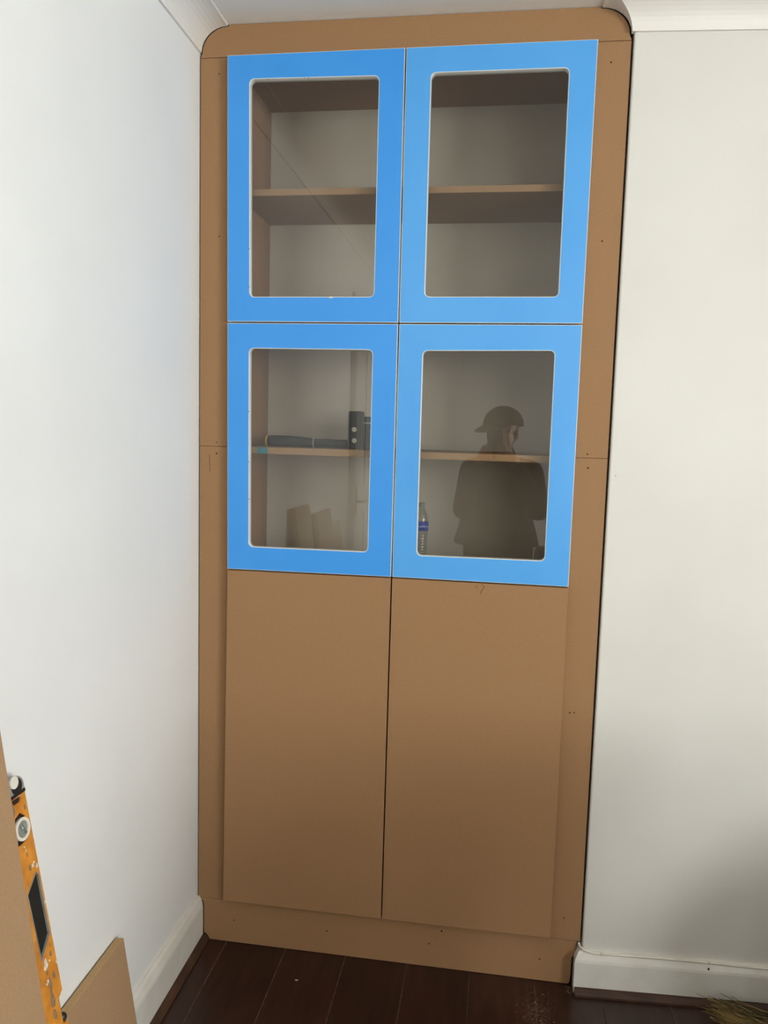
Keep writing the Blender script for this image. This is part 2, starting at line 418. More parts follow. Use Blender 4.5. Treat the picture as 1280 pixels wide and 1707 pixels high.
# square the rows up: one level per row, one plumb line per column, keep a third of the measured error
for row in (('tl','tm','tr'), ('gl','gm','gr'), ('bl','bm','br'), ('dl','dm','dr')):
    mz = sum(P2[i][1] for i in row)/3
    for i in row: P2[i] = (P2[i][0], mz + (P2[i][1]-mz)*.6)
GAP = .0036
def inset(q, d):
    """move a convex loop (ccw) inward by d"""
    out = []; n = len(q)
    for i in range(n):
        p0, p1, p2 = Vector(q[i-1]), Vector(q[i]), Vector(q[(i+1)%n])
        e1 = (p1-p0).normalized(); e2 = (p2-p1).normalized()
        n1 = Vector((-e1.y, e1.x)); n2 = Vector((-e2.y, e2.x)); b = (n1+n2)
        b = b/ max(b.length, 1e-6); out.append(tuple(p1 + b*(d/max(b.dot(n1), .2))))
    return out
def rounded(q, r, k=6):
    out = []; n = 4
    for i in range(n):
        p0, p1, p2 = Vector(q[i-1]), Vector(q[i]), Vector(q[(i+1)%n])
        a = p1 + (p0-p1).normalized()*r; b = p1 + (p2-p1).normalized()*r
        for j in range(k+1):
            t = j/k; out.append(tuple(a*(1-t)**2*1.0 + p1*2*t*(1-t) + b*t*t) if False else tuple(arc(a, p1, b, t)))
    return out
def arc(a, c, b, t):
    w = math.sqrt(.5)
    return (a*(1-t)**2 + c*(2*w*t*(1-t)) + b*t*t)/((1-t)**2 + 2*w*t*(1-t) + t*t)
OPEN = {'ul': [(416.4,494.6),(623,494.6),(631.7,126.5),(416.4,132)], 'ur': [(708,494.5),(930.5,494.5),(949,113),(719,121.5)],
        'll': [(414.8,911),(612.5,920),(621,583.5),(415.6,580.6)], 'lr': [(694.5,925.6),(907.5,935),(924.8,584.8),(705,584.8)]}
def door_glazed(cs, key):
    q = inset([P2[c] for c in cs], GAP/2)
    hole = rounded([(lambda p: (p.x, p.z))(hy(u, v, YD)) for u, v in OPEN[key]], .0115)
    bm = bmesh.new(); plate(bm, q, [hole], lambda x,z: (x, YD, z), lambda x,z: (x, YD+DTK, z))
    d = obj('door', bm, 'door_white', cab, bev=.0006)
    d['label'] = 'white edged glazed door covered with blue film'
    bm = bmesh.new(); plate(bm, inset(q, .0012), [inset(hole, -.0016)], lambda x,z: (x, YD-.0004, z), lambda x,z: (x, YD-.00005, z))
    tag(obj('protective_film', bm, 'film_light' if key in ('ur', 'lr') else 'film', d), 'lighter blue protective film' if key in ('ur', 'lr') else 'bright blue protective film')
    big = inset(hole, .0003)
    bm = bmesh.new(); plate(bm, big, [], lambda x,z: (x, YD+.0115, z), lambda x,z: (x, YD+.0155, z))
    obj('glass_pane', bm, 'glass', d)
    return d
DO = {}
DO['ul'] = door_glazed(('gl','gm','tm','tl'), 'ul'); DO['ur'] = door_glazed(('gm','gr','tr','tm'), 'ur')
DO['ll'] = door_glazed(('bl','bm','gm','gl'), 'll'); DO['lr'] = door_glazed(('bm','br','gr','gm'), 'lr')
for cs, key in ((('dl','dm','bm','bl'), 'dl'), (('dm','dr','br','bm'), 'dr')):
    d = slab('door', inset([P2[c] for c in cs], GAP/2), 'mdf_pale' if False else 'mdf', YD, YD+DTK, bev=.0008)
    d['label'] = 'plain raw brown board door'; DO[key] = d
# chipped paint round the glazed openings
def dot(u, v, y, r, m, parent, name, h=.0004, sq=1):
    p = hy(u, v, y); bm = bmesh.new(); disc(bm, (p.x, y, p.z), (0,-1,0), r, h, 10)
    return obj(name, bm, m, parent)
for u, v, key in ((447,132.5,'ul'),(508,130,'ul'),(514,129.6,'ul'),(415.5,415,'ul'),(415.5,478,'ul'),(415,686,'ll'),(415,770,'ll'),(415,832,'ll')):
    dot(u, v, YD-.0004, .0011, 'pencil', DO[key], 'paint_chip')
p = hy(551, 496, YD); bm = bmesh.new(); sphere(bm, (p.x, YD-.001, p.z), .0035, (1.6,.6,.7), 8, 6); obj('paint_blob', bm, 'gloss_white', DO['ul'], True)
# screw holes in the face frame
for u, v, w, r in ((365.5,123,1,.0017),(365.5,394,1,.0017),(361,737.5,1,.0016),(361,756,0,.0022),(1018.5,104,3,.002),(1003.5,402,3,.002),
                   (979,757,3,.0019),(980,780,2,.0022),(949.5,1188,2,.002),(957,1188,2,.0018),(940,1530,2,.0018),(390,1534,4,.0018),
                   (545,1552,4,.002),(715,1573,4,.002),(899,1598.5,4,.002),(736,1552,4,.0026)):
    par = pl if w == 4 else stiles[w]
    dot(u, v, 0, r, 'dark_hole', par, 'screw_hole', .0003)
# hairline split and pencil squiggle
a, b = hy(349, 758, 0), hy(350, 786, 0)
bm = bmesh.new(); tube(bm, [(a.x, -.0001, a.z), (b.x, -.0001, b.z)], .0005, 5); obj('hairline_crack', bm, 'pencil', stiles[0])
bm = bmesh.new(); tube(bm, [hy(u, v, YD-.0002) for u, v in ((803,974),(807,977),(806,981),(802,985),(801,990))], .0006, 5); obj('pencil_mark', bm, 'pencil', DO['dr'])
bm = bmesh.new(); tube(bm, [hy(u, v, YD-.0002) for u, v in ((793,976),(795,979),(794,981))], .0005, 5); obj('pencil_mark', bm, 'pencil', DO['dr'])

# ------------------------------------------------------------------ things in the cabinet
# black-handled tool lying on the lower shelf
yt = .13
c0, c1 = hy(443, 738, yt), hy(585, 742, yt)
rz = ZS2
t = thing('hand_tool', ((c0.x+c1.x)/2, yt, rz), 'charcoal gripped hand tool with yellow end cap lying on the lower shelf', 'tool')
def hz(u): return hy(u, 740, yt).x
bm = bmesh.new()
pr = [(447,.0146),(455,.0152),(480,.0152),(500,.0144),(515,.0132),(522,.0124)]
tube(bm, [(hz(u), yt, rz+r+.0001) for u, r in pr], [r for u, r in pr], 20); obj('grip', bm, 'charcoal_rubber', t, True)
bm = bmesh.new(); sphere(bm, (hz(446), yt, rz+.0152), .0152, (.5,1,1)); tag(obj('end_cap', bm, 'yellow_plastic', t, True), 'yellow end cap')
bm = bmesh.new(); tube(bm, [(hz(522), yt, rz+.0128), (hz(524.5), yt, rz+.0128)], .0127, 20); obj('collar', bm, 'grey_plastic', t)
bm = bmesh.new(); tube(bm, [(hz(524), yt, rz+.0122), (hz(579), yt, rz+.0122)], .0118, 20); obj('shaft', bm, 'charcoal_rubber', t, True)
# black bracket-like box with two pale round studs, ribbed block behind
yb = .10
b0, b1 = hy(580.5, 685, yb), hy(604, 748, yb)
t = thing('tool_case', ((b0.x+b1.x)/2+.01, yb+.02, ZS2), 'black ribbed plastic tool case with two pale round studs standing on the lower shelf', 'case')
bm = bmesh.new(); w = b1.x-b0.x; h = b0.z-ZS2
q = rounded([(b0.x, ZS2), (b1.x, ZS2), (b1.x, b0.z), (b0.x, b0.z)], .006)
plate(bm, q, [], lambda x,z: (x, yb, z), lambda x,z: (x, yb+.022, z)); obj('front_plate', bm, 'black_plastic', t, bev=.002)
for i in range(3):
    xx = b0.x + w*(.2+.3*i)
    bm = bmesh.new(); box(bm, xx-.0022, xx+.0022, yb-.0015, yb, ZS2+.006, b0.z-.008); obj('rib', bm, 'charcoal_rubber', t, bev=.0006)
for v in (716, 734.5):
    p = hy(590.5, v, yb-.0016); bm = bmesh.new(); disc(bm, (p.x, yb-.0014, p.z), (0,-1,0), .0066, .0018, 20); tag(obj('stud', bm, 'white_plastic', t), 'pale round stud')
zt = hy(610, 695, yb+.03).z
bm = bmesh.new(); box(bm, b1.x+.0004, b1.x+.075, yb+.004, yb+.06, ZS2, zt); obj('case_body', bm, 'black_plastic', t, bev=.003)
for i in range(5):
    z_ = ZS2 + (zt-ZS2)*(.14+.16*i); bm = bmesh.new(); box(bm, b1.x+.002, b1.x+.073, yb+.002, yb+.0038, z_, z_+.005); obj('rib', bm, 'grey_plastic' if i == 4 else 'charcoal_rubber', t)
# water bottle
yb = .25
cb = hy(700.5, 925, yb); top = hy(699, 838, yb)
H = top.z - zdeck; R_ = (hy(713.5, 890, yb).x - cb.x)
bt = thing('water_bottle', (cb.x, yb, zdeck), 'small clear plastic water bottle with blue label on the cabinet deck', 'bottle')
prof = [(R_*.80, .0), (R_*.95, H*.03)]
for i in range(8):
    z_ = H*(.06+.05*i); prof += [(R_*.95, z_), (R_*.87, z_+H*.014), (R_*.95, z_+H*.03)]
prof += [(R_*.98, H*.47), (R_*.98, H*.67), (R_*.93, H*.74), (R_*.72, H*.83), (R_*.42, H*.905), (R_*.36, H*.93), (R_*.36, H*.955)]
bm = bmesh.new(); lathe(bm, prof, (cb.x, yb, zdeck), 24); obj('bottle_body', bm, 'clear_plastic', bt, True)
bm = bmesh.new(); lathe(bm, [(R_*1.0, H*.50), (R_*1.0, H*.66)], (cb.x, yb, zdeck), 24); lab_ = obj('bottle_label', bm, 'label_blue', bt, True); tag(lab_, 'blue paper label')
bm = bmesh.new(); lathe(bm, [(R_*1.015, H*.575), (R_*1.015, H*.582)], (cb.x, yb, zdeck), 24); obj('label_stripe', bm, 'label_white', lab_, True)
bm = bmesh.new(); lathe(bm, [(R_*.43, H*.93), (R_*.43, H*.995), (R_*.38, H)], (cb.x, yb, zdeck), 18); obj('bottle_cap', bm, 'grey_plastic', bt)

# ------------------------------------------------------------------ things against the left wall
# three strips of board leaning on the wall, one behind the other
th = math.atan(.142); d_up = Vector((-math.sin(th), 0, math.cos(th))); n_o = Vector((math.cos(th), 0, math.sin(th)))
bz = .018*math.tan(th)
for ys, wid, zt, lab in ((-.909, .22, 1.118, 'tall brown board strip leaning against the left wall right beside the spirit level'),
                         (-1.27, .27, 1.062, 'widest brown board strip leaning against the left wall between two narrower strips'),
                         (-1.59, .17, .982, 'narrowest and shortest brown board strip leaning against the left wall')):
    Hs = zt/math.cos(th); O = Vector((.0277 + zt*.142, 0, 0))
    def lp(a, y, c): p = O + d_up*a + n_o*c; return (p.x, y, p.z)
    bm = bmesh.new()
    hexa(bm, [lp(0, ys, 0), lp(0, ys-wid, 0), lp(bz, ys-wid, -.018), lp(bz, ys, -.018)], [lp(Hs, ys, 0), lp(Hs, ys-wid, 0), lp(Hs, ys-wid, -.018), lp(Hs, ys, -.018)])
    bo = obj('board_strip', bm, 'mdf_pale', org=(O.x-.01, ys-wid/2, 0), bev=.001); edge_faces(bo, n_o)
    tag(bo, lab, 'board', 'board strips leaning on the left wall')
# low offcut leaning on the wall
tb = math.atan(.153); d2 = Vector((-math.sin(tb), 0, math.cos(tb))); n2 = Vector((math.cos(tb), 0, math.sin(tb)))
ye = -.470; ft = hy(206, 1563, ye)
O2 = Vector((ft.x + ft.z*.153, 0, 0))
Hb = ft.z/math.cos(tb)
def l2(a, y, c): p = O2 + d2*a + n2*c; return (p.x, y, p.z)
bz = .018*math.tan(tb)
bm = bmesh.new()
hexa(bm, [l2(0, ye, 0), l2(0, ye-.345, 0), l2(bz, ye-.345, -.018), l2(bz, ye, -.018)], [l2(Hb, ye, 0), l2(Hb, ye-.345, 0), l2(Hb, ye-.345, -.018), l2(Hb, ye, -.018)])
bo = obj('board_offcut', bm, 'mdf_pale', org=(O2.x-.01, ye-.17, 0), bev=.001); edge_faces(bo, n2)
tag(bo, 'low brown board offcut propped against the left skirting', 'board')
# spirit level
tl = math.atan(.177); dl = Vector((-math.sin(tl), 0, math.cos(tl))); nl = Vector((math.cos(tl), 0, math.sin(tl)))
OL = Vector((.176, -.8226, 0)); LT = .022
def lv(u, v):
    p = hit(u, v, (1, 0, .177), .176); q = p - OL; return (q.dot(dl), -q.y)      # (along, across towards camera)
def lw(a, b, c=0): return tuple(OL + dl*a + Vector((0, -b, 0)) + nl*c)
lev = thing('spirit_level', (.15, -.85, 0), 'worn orange spirit level with black hand hole leaning against the left wall', 'spirit level')
LW = .058
cap_a = lv(37, 1321)[0]; top_a = lv(30, 1290)[0]
hand = [lv(u, v) for u, v in ((45,1493),(59.5,1453),(63.5,1458),(71.5,1501),(82,1555),(69,1602))]
vial = [lv(u, v) for u, v in ((25,1366),(33,1355),(42,1359),(47,1380),(45,1398),(38,1407),(31,1412),(27,1392))]
slot = [lv(u, v) for u, v in ((19.5,1336),(33,1327),(35,1331),(33.5,1336),(22,1344))]
notch = [lv(u, v) for u, v in ((106,1646),(97,1659),(104.5,1701),(113,1701))]
na0, na1, nb = min(p[0] for p in notch), max(p[0] for p in notch), max(p[1] for p in notch)
bm = bmesh.new()
lift = .0245*math.tan(tl)+.001
body2 = [(lift, .0), (na0, 0), (na0+.004, nb*.9), (na1-.008, nb), (na1, 0), (cap_a, 0), (cap_a, LW), (lift, LW)]
plate(bm, body2, [hand, vial, slot], lambda a, b: lw(a, b, 0), lambda a, b: lw(a, b, -LT))
body = obj('level_body', bm, 'orange', lev, bev=.0015)
def pl2(name, loop, m, c0, c1, par=lev, bev=0):
    bm = bmesh.new(); plate(bm, loop, [], lambda a, b: lw(a, b, c0), lambda a, b: lw(a, b, c1)); return obj(name, bm, m, par, bev=bev)
tag(pl2('hand_grip', inset(hand, .0002), 'black_plastic', -.0025, -.014), 'black recessed hand hole')
bm = bmesh.new(); plate(bm, inset(hand, -.0009), [inset(hand, .0004)], lambda a, b: lw(a, b, .0012), lambda a, b: lw(a, b, -.004)); obj('grip_rim', bm, 'grey_plastic', lev)
pl2('vial_housing', inset(vial, .0004), 'black_plastic', -.002, -.012)
vc = lv(37.5, 1382)
def ring(c, r0, r1, c0, c1, name, m, n=24):
    bm = bmesh.new(); o_ = [(c[0]+r1*math.cos(2*math.pi*i/n), c[1]+r1*math.sin(2*math.pi*i/n)) for i in range(n)]
    i_ = [(c[0]+r0*math.cos(2*math.pi*i/n), c[1]+r0*math.sin(2*math.pi*i/n)) for i in range(n)]
    plate(bm, o_, [i_] if r0 > 0 else [], lambda a, b: lw(a, b, c0), lambda a, b: lw(a, b, c1)); return obj(name, bm, m, lev)
tag(ring(vc, .0135, .0185, .0015, -.002, 'vial_ring', 'white_plastic'), 'white round vial surround')
ring(vc, 0, .0134, -.0005, -.0018, 'vial_lens', 'grey_plastic')
bm = bmesh.new(); p0, p1 = lw(vc[0]+.008, vc[1]+.004, .001), lw(vc[0]-.008, vc[1]-.004, .001); tube(bm, [p0, p1], .004, 10); obj('vial_tube', bm, 'clear_plastic', lev, True)
tag(pl2('vent_slot', inset(slot, .0003), 'shade_hole', -.003, -.012), 'dark slot')
up_sl = [lv(u, v) for u, v in ((19,1330),(32,1320.5),(34,1323),(33,1325.5),(20,1334))]
pl2('slot_edge', up_sl, 'plaster_splash', .0008, -.001)
# end cap, rounded
capl = rounded([(cap_a+.0004, 0), (top_a, 0), (top_a, LW), (cap_a+.0004, LW)], .0004)
rr = .019; capl = [(cap_a+.0004, 0)] + [(top_a-rr+rr*math.sin(math.pi/2*i/6), rr-rr*math.cos(math.pi/2*i/6)) for i in range(7)]
capl += [(top_a-rr+rr*math.cos(math.pi/2*i/6), LW-rr+rr*math.sin(math.pi/2*i/6)) for i in range(7)] + [(cap_a+.0004, LW)]
tag(pl2('end_cap', capl, 'grey_plastic', .0012, -LT-.0012, bev=.003), 'grey rounded end cap')
wc = lv(21, 1305)
ring(wc, 0, .010, .0034, .0013, 'cap_button', 'white_plastic')
ring(lv(26.5, 1311), 0, .0135, .0018, .0012, 'cap_shadow', 'black_plastic')  # black disc painted as the shadow behind the cap button
bm = bmesh.new(); bb = lv(34, 1313); box(bm, 0, .001, 0, .001, 0, .001); bm.free()
pl2('cap_band', [(cap_a+.0004, .0008), (cap_a+.006, .0008), (cap_a+.006, LW-.002), (cap_a+.0004, LW-.002)], 'black_plastic', .0022, .0012)
# edge vial in the notch
bm = bmesh.new(); tube(bm, [lw(na0+.006, nb*.5, -LT/2), lw(na1-.006, nb*.5, -LT/2)], .0055, 12); obj('edge_vial', bm, 'steel', lev, True)
kb = lv(110.5, 1694)
bm = bmesh.new(); sphere(bm, lw(kb[0], kb[1]+.001, -LT/2+.004), .0075); obj('vial_knob', bm, 'black_plastic', lev, True)
# plaster splashes on the body
for i, (u, v, r) in enumerate(((75,1603,.005),(77,1609,.006),(75,1614,.0045),(82,1601,.002),(94,1603,.0025),(80,1636,.003),(78,1641,.002),(54,1443,.0035),(61,1443,.004),(40,1412,.002),(43,1418,.002),(75,1503,.0025),(56,1437,.002))):
    a, b = lv(u, v); n = 9
    lp_ = [(a + r*(.7+.6*random.random())*math.cos(2*math.pi*j/n), b + r*(.5+.5*random.random())*math.sin(2*math.pi*j/n)) for j in range(n)]
    pl2('plaster_splash', lp_, 'plaster_splash', .0007, .0001, body)
for i, (u, v, r) in enumerate(((84,1640,.007),(88,1668,.009),(86,1655,.005),(22,1352,.007),(50,1447,.004),(92,1690,.007),(45,1425,.003),(84,1590,.004),(90,1625,.005),(41,1345,.003),(79,1622,.003),(83,1575,.002))):
    a, b = lv(u, v); n = 11
    lp_ = [(a + r*1.5*(.7+.6*random.random())*math.cos(2*math.pi*j/n), b + r*.7*(.6+.5*random.random())*math.sin(2*math.pi*j/n)) for j in range(n)]
    pl2('grime_patch', lp_, 'grime', .0004, .0001, body)

# ------------------------------------------------------------------ right side: cable, broom
nb_ = (-math.sin(AW), math.cos(AW), 0); db_ = Vector(nb_).dot(E0)
def onb(u, v, off): return hit(u, v, nb_, db_-off)
cpts = [(964.5,1571),(966,1577),(972,1583),(983,1587.5),(1000,1590),(1050,1593.5),(1100,1597.5),(1150,1602),(1182,1605),(1230,1610.5),(1280,1615.5)]
pts = []
for i, (u, v) in enumerate(cpts):
    if i < 2: pts.append(hy(u, v, -.004 - .006*i))
    else: pts.append(onb(u, v, .0115))
last = pts[-1]; pts.append(last + BT*.5 + Vector((0,0,-.002))); pts.append(last + BT*1.6 + Vector((0,0,.001)))
dense = []
for i in range(len(pts)-1):
    for j in range(4): dense.append(pts[i].lerp(pts[i+1], j/4))
dense.append(pts[-1])
for _ in range(2): dense = [dense[0]] + [(dense[i-1]+dense[i]*2+dense[i+1])/4 for i in range(1, len(dense)-1)] + [dense[-1]]
bm = bmesh.new(); tube(bm, dense, .0029, 8)
cab_o = obj('cable', bm, 'white_plastic', org=tuple(dense[0]), smooth=True)
tag(cab_o, 'thin white cable clipped along the top of the right skirting', 'cable')
for u, v in ((1003,1590.3),(1181,1604.8)):
    c = onb(u, v, .0115); bm = bmesh.new()
    tube(bm, [c - BT*.002, c + BT*.002], .0040, 10); tube(bm, [c+Vector((0,0,.004)), c+Vector((0,0,.004))+BN*.006], .0014, 8)
    obj('cable_clip', bm, 'gloss_white', cab_o)
c = onb(1181, 1615.5, st+.0005); bm = bmesh.new(); sphere(bm, c, .0026, (1,.5,1.2), 8, 6)
obj('nail_hole', bm, 'dark_hole', bpy.data.objects['baseboard_right'])
c = onb(1026, 793, .0003); bm = bmesh.new(); disc(bm, c, BN, .0011, .0004, 8); obj('wall_speck', bm, 'dark_hole', bpy.data.objects['wall_breast'])

# broom lying on the floor along the right wall, bristles towards the cabinet
br = thing('broom', (1.75, -.18, 0), 'straw broom with splayed bristles lying on the floor by the right skirting', 'broom')
hx = 1.60
bm = bmesh.new()
for i in range(380):
    w_ = random.random(); v_ = random.random()                     # across the head, up the head
    p0 = Vector((hx + .01*w_, -.285 + .20*w_, .018 + .055*v_))
    ln = .20 + .05*w_ + random.gauss(0, .014)
    p3 = Vector((hx - ln, -.120 + .070*w_ + random.gauss(0, .006), .010 + .042*v_*(.6+.4*w_) + random.gauss(0, .003)))
    if random.random() < .05: p3 += Vector((.02, 0, .022))
    p1 = p0.lerp(p3, .35) + Vector((0, -.012, -.012*(.4+v_))); p2 = p0.lerp(p3, .72) + Vector((0, -.012, -.015*(.4+v_)))
    C_ = []
    for t_ in range(7):
        t = t_/6; q_ = p0*(1-t)**3 + p1*3*t*(1-t)**2 + p2*3*t*t*(1-t) + p3*t**3
        C_.append(Vector((q_.x, min(q_.y, -.042), max(q_.z, .003))))
    tube(bm, C_, [.0013, .0013, .0012, .0012, .0011, .0009, .0005], 4)
o = obj('bristles', bm, 'straw', br); tag(o, 'olive brown straw bristles', kind='stuff')
bm = bmesh.new()
box(bm, hx-.004, hx+.055, -.30, -.07, .008, .084); obj('broom_head', bm, 'broom_wood', br, bev=.012)
bm = bmesh.new(); tube(bm, [(hx+.03, -.185, .05), (hx+.12, -.19, .05), (hx+1.25, -.24, .0135)], [.014, .0135, .0125], 14); obj('broom_handle', bm, 'broom_wood', br, True)

# sawdust on the floor near the plinth
bm = bmesh.new()
for i in range(900):
    c = hit(random.gauss(950, 7), random.gauss(1649, 5), (0,0,1), 0) if i % 6 == 0 else hit(random.gauss(893, 13), random.gauss(1690, 20), (0,0,1), 0); c = Vector((c.x, min(c.y, -.01), 0)); r = random.uniform(.0003, .0011) if i % 40 else .0024
    a = random.random()*6; v = [bm.verts.new((c.x+r*math.cos(a+t)*random.uniform(.6,1.4), c.y+r*math.sin(a+t), .0003)) for t in (0, 2.1, 4.2)]
    w = bm.verts.new((c.x, c.y, .0003+r*.6)); bm.faces.new(v)
    for i_ in range(3): bm.faces.new((v[i_], v[(i_+1)%3], w))
tag(obj('sawdust', bm, 'sawdust'), 'pale sawdust scattered on the dark floor before the plinth', 'sawdust', kind='stuff')
c = hit(494, 1634.5, (0,0,1), 0)
bm = bmesh.new()
tube(bm, [Vector((c.x-.004, c.y, .0018)), Vector((c.x, c.y-.0025, .0022)), Vector((c.x+.004, c.y+.001, .0018))], [.0006,.0016,.0005], 6)
tag(obj('wood_shaving', bm, 'plaster_splash', org=(c.x, c.y, 0)), 'tiny pale chip lying on the dark floor planks', 'chip')

# ------------------------------------------------------------------ behind the camera: chest and the photographer (seen in the glass)
ch = thing('chest_of_drawers', (1.55, -2.75, 0), 'dark wooden chest of drawers with pale top behind the photographer', 'chest')
cx0, cx1, cy0, cy1, ct = 1.02, 2.15, -3.0, -2.52, .80
bm = bmesh.new(); box(bm, cx0, cx1, cy0, cy1, .06, ct-.03); obj('chest_body', bm, 'chest_dark', ch, bev=.003)
bxo('chest_top', (cx0-.015, cx1+.015, cy0-.01, cy1+.02, ct-.03, ct), 'chest_top', ch, bev=.004)
for x in (cx0+.03, cx1-.08):
    for y in (cy0+.03, cy1-.08): bxo('leg', (x, x+.05, y, y+.05, 0, .06), 'chest_dark', ch)
for i in range(3):
    z_ = .09 + i*.225
    dr = bxo('drawer', (cx0+.02, cx1-.02, cy1, cy1+.014, z_, z_+.21), 'chest_dark', ch, bev=.003)
    for x in (cx0+.3, cx1-.3):
        bm = bmesh.new(); sphere(bm, (x, cy1+.026, z_+.105), .014); obj('knob', bm, 'brass', dr, True)

# bench with sheets, added out of view to shade the low cabinet
wb = thing('shade_bench', (1.54, -1.01, 0), 'low bench of brown board sheets, added out of view to shade the cabinet', 'shade_bench')
wx0, wx1, wy0, wy1 = 1.28, 1.80, -1.24, -.78
bxo('bench_top', (wx0+.03, wx1, wy0, wy1, .72, .76), 'broom_wood', wb, bev=.003)
for x in (wx0+.12, wx1-.16):
    for y in (wy0+.05, wy1-.12): bxo('leg', (x, x+.07, y, y+.07, 0, .72), 'broom_wood', wb, bev=.003)
for i in range(2): bxo('rail', (wx0+.12, wx1-.09, (wy0+.06, wy1-.10)[i], (wy0+.10, wy1-.06)[i], .18, .26), 'broom_wood', wb)
for i in range(4): bxo('board', (wx0+.008*(i%3), wx1-.02*(i%2), wy0+.01*(i%3), wy1-.012*(i%2), .7602+.0182*i, .7782+.0182*i), 'mdf', wb, bev=.001)

# sack beyond the broom, added out of view to shade the wall foot
sk = thing('shade_sack', (1.92, -.50, 0), 'full dark grey sack, added out of view to shade the right wall', 'sack')
bm = bmesh.new(); rings = []
for j in range(15):
    t = j/14; z_ = .64*t; r_ = .255*(1 - .12*(1-t)**3) * (1 if t < .62 else max(.16, 1 - ((t-.62)/.38)**1.6*.86)); rings.append([])
    for i in range(28):
        a_ = 2*math.pi*i/28; l_ = 1 + .05*math.sin(3*a_+4*t) + .035*math.sin(7*a_-9*t) + .02*math.sin(11*a_+15*t)
        rings[-1].append(bm.verts.new((1.92+r_*l_*math.cos(a_), -.50+r_*l_*.86*math.sin(a_), z_)))
for p_, q_ in zip(rings, rings[1:]):
    for i in range(28): bm.faces.new((p_[i], p_[(i+1)%28], q_[(i+1)%28], q_[i]))
bm.faces.new(rings[0][::-1]); bm.faces.new(rings[-1])
obj('sack_body', bm, 'sack_cloth', sk, True)
bm = bmesh.new(); tube(bm, [(1.92+.046*math.cos(2*math.pi*i/16), -.50+.043*math.sin(2*math.pi*i/16), .632) for i in range(17)], .006, 6); obj('tie', bm, 'white_plastic', sk, True)

# ---- person
PX, PY = .792, -2.30
def capsule(bm, a, b, ra, rb, n=5, seg=14):
    a, b = Vector(a), Vector(b)
    tube(bm, [a.lerp(b, i/n) for i in range(n+1)], [ra+(rb-ra)*i/n for i in range(n+1)], seg)
    sphere(bm, a, ra, u=seg, v=8); sphere(bm, b, rb, u=seg, v=8)
def remeshed(name, bm, m, voxel, parent=None, org=None, smooth_it=4):
    me = bpy.data.meshes.new(name); bm.to_mesh(me); bm.free()
    t_ = bpy.data.objects.new(name+'_tmp', me); COL.objects.link(t_)
    r = t_.modifiers.new('r', 'REMESH'); r.mode = 'VOXEL'; r.voxel_size = voxel
    s = t_.modifiers.new('s', 'SMOOTH'); s.iterations = smooth_it; s.factor = .5
    dg = bpy.context.evaluated_depsgraph_get(); nm = bpy.data.meshes.new_from_object(t_.evaluated_get(dg))
    bpy.data.objects.remove(t_)
    b2 = bmesh.new(); b2.from_mesh(nm); bpy.data.meshes.remove(nm)
    return obj(name, b2, m, parent, True, org)
def pc(r, u, f): return CAM + RT*r + UP*u + FW*f      # point in phone axes
HY = PY + .03; HZ = 1.418
SHL, SHR = Vector((PX-.155, PY, 1.215)), Vector((PX+.155, PY, 1.215))
ELL, ELR = Vector((PX-.19, PY+.10, 1.02)), Vector((PX+.20, PY+.10, 1.03))
WRL, WRR = pc(-.105, -.135, -.045), pc(.062, -.135, -.045)
HIP = Vector((PX, PY-.02, .80))
bm = bmesh.new()
# head
sphere(bm, (PX, HY-.012, HZ+.045), .088, (.88, 1.06, .95), 24, 16)
sphere(bm, (PX, HY+.012, HZ-.022), .066, (.90, 1.0, 1.15), 20, 14)
sphere(bm, (PX, HY+.040, HZ-.075), .030, (1.1, .9, .8), 14, 10)
capsule(bm, (PX, HY+.085, HZ+.012), (PX, HY+.098, HZ-.018), .008, .014)
sphere(bm, (PX, HY+.078, HZ-.050), .017, (1.4, .6, .55), 14, 10)
for s in (-1, 1):
    sphere(bm, (PX+s*.076, HY-.012, HZ-.002), .028, (.35, .65, 1.1), 12, 10)
    sphere(bm, (PX+s*.032, HY+.068, HZ+.032), .016, (1.3, .6, .5), 12, 8)
capsule(bm, (PX, HY-.01, HZ-.06), (PX, PY-.005, 1.24), .052, .058)
# trunk and limbs
sphere(bm, (PX, PY-.005, 1.14), .15, (1.0, .68, .95), 20, 14); sphere(bm, (PX, PY-.01, .99), .14, (1.0, .72, 1.0), 20, 14); sphere(bm, (PX, PY-.02, .83), .15, (1.08, .75, .8), 20, 14)
for s, sh_, el, wr in ((-1, SHL, ELL, WRL), (1, SHR, ELR, WRR)):
    capsule(bm, (PX+s*.06, PY, 1.225), sh_, .06, .055); capsule(bm, sh_, el, .05, .040); capsule(bm, el, wr, .038, .026)
    capsule(bm, (PX+s*.09, PY-.02, .80), (PX+s*.10, PY+.01, .44), .085, .056); capsule(bm, (PX+s*.10, PY+.01, .44), (PX+s*.105, PY-.01, .09), .052, .036)
    capsule(bm, (PX+s*.105, PY-.02, .05), (PX+s*.12, PY+.15, .035), .036, .030)
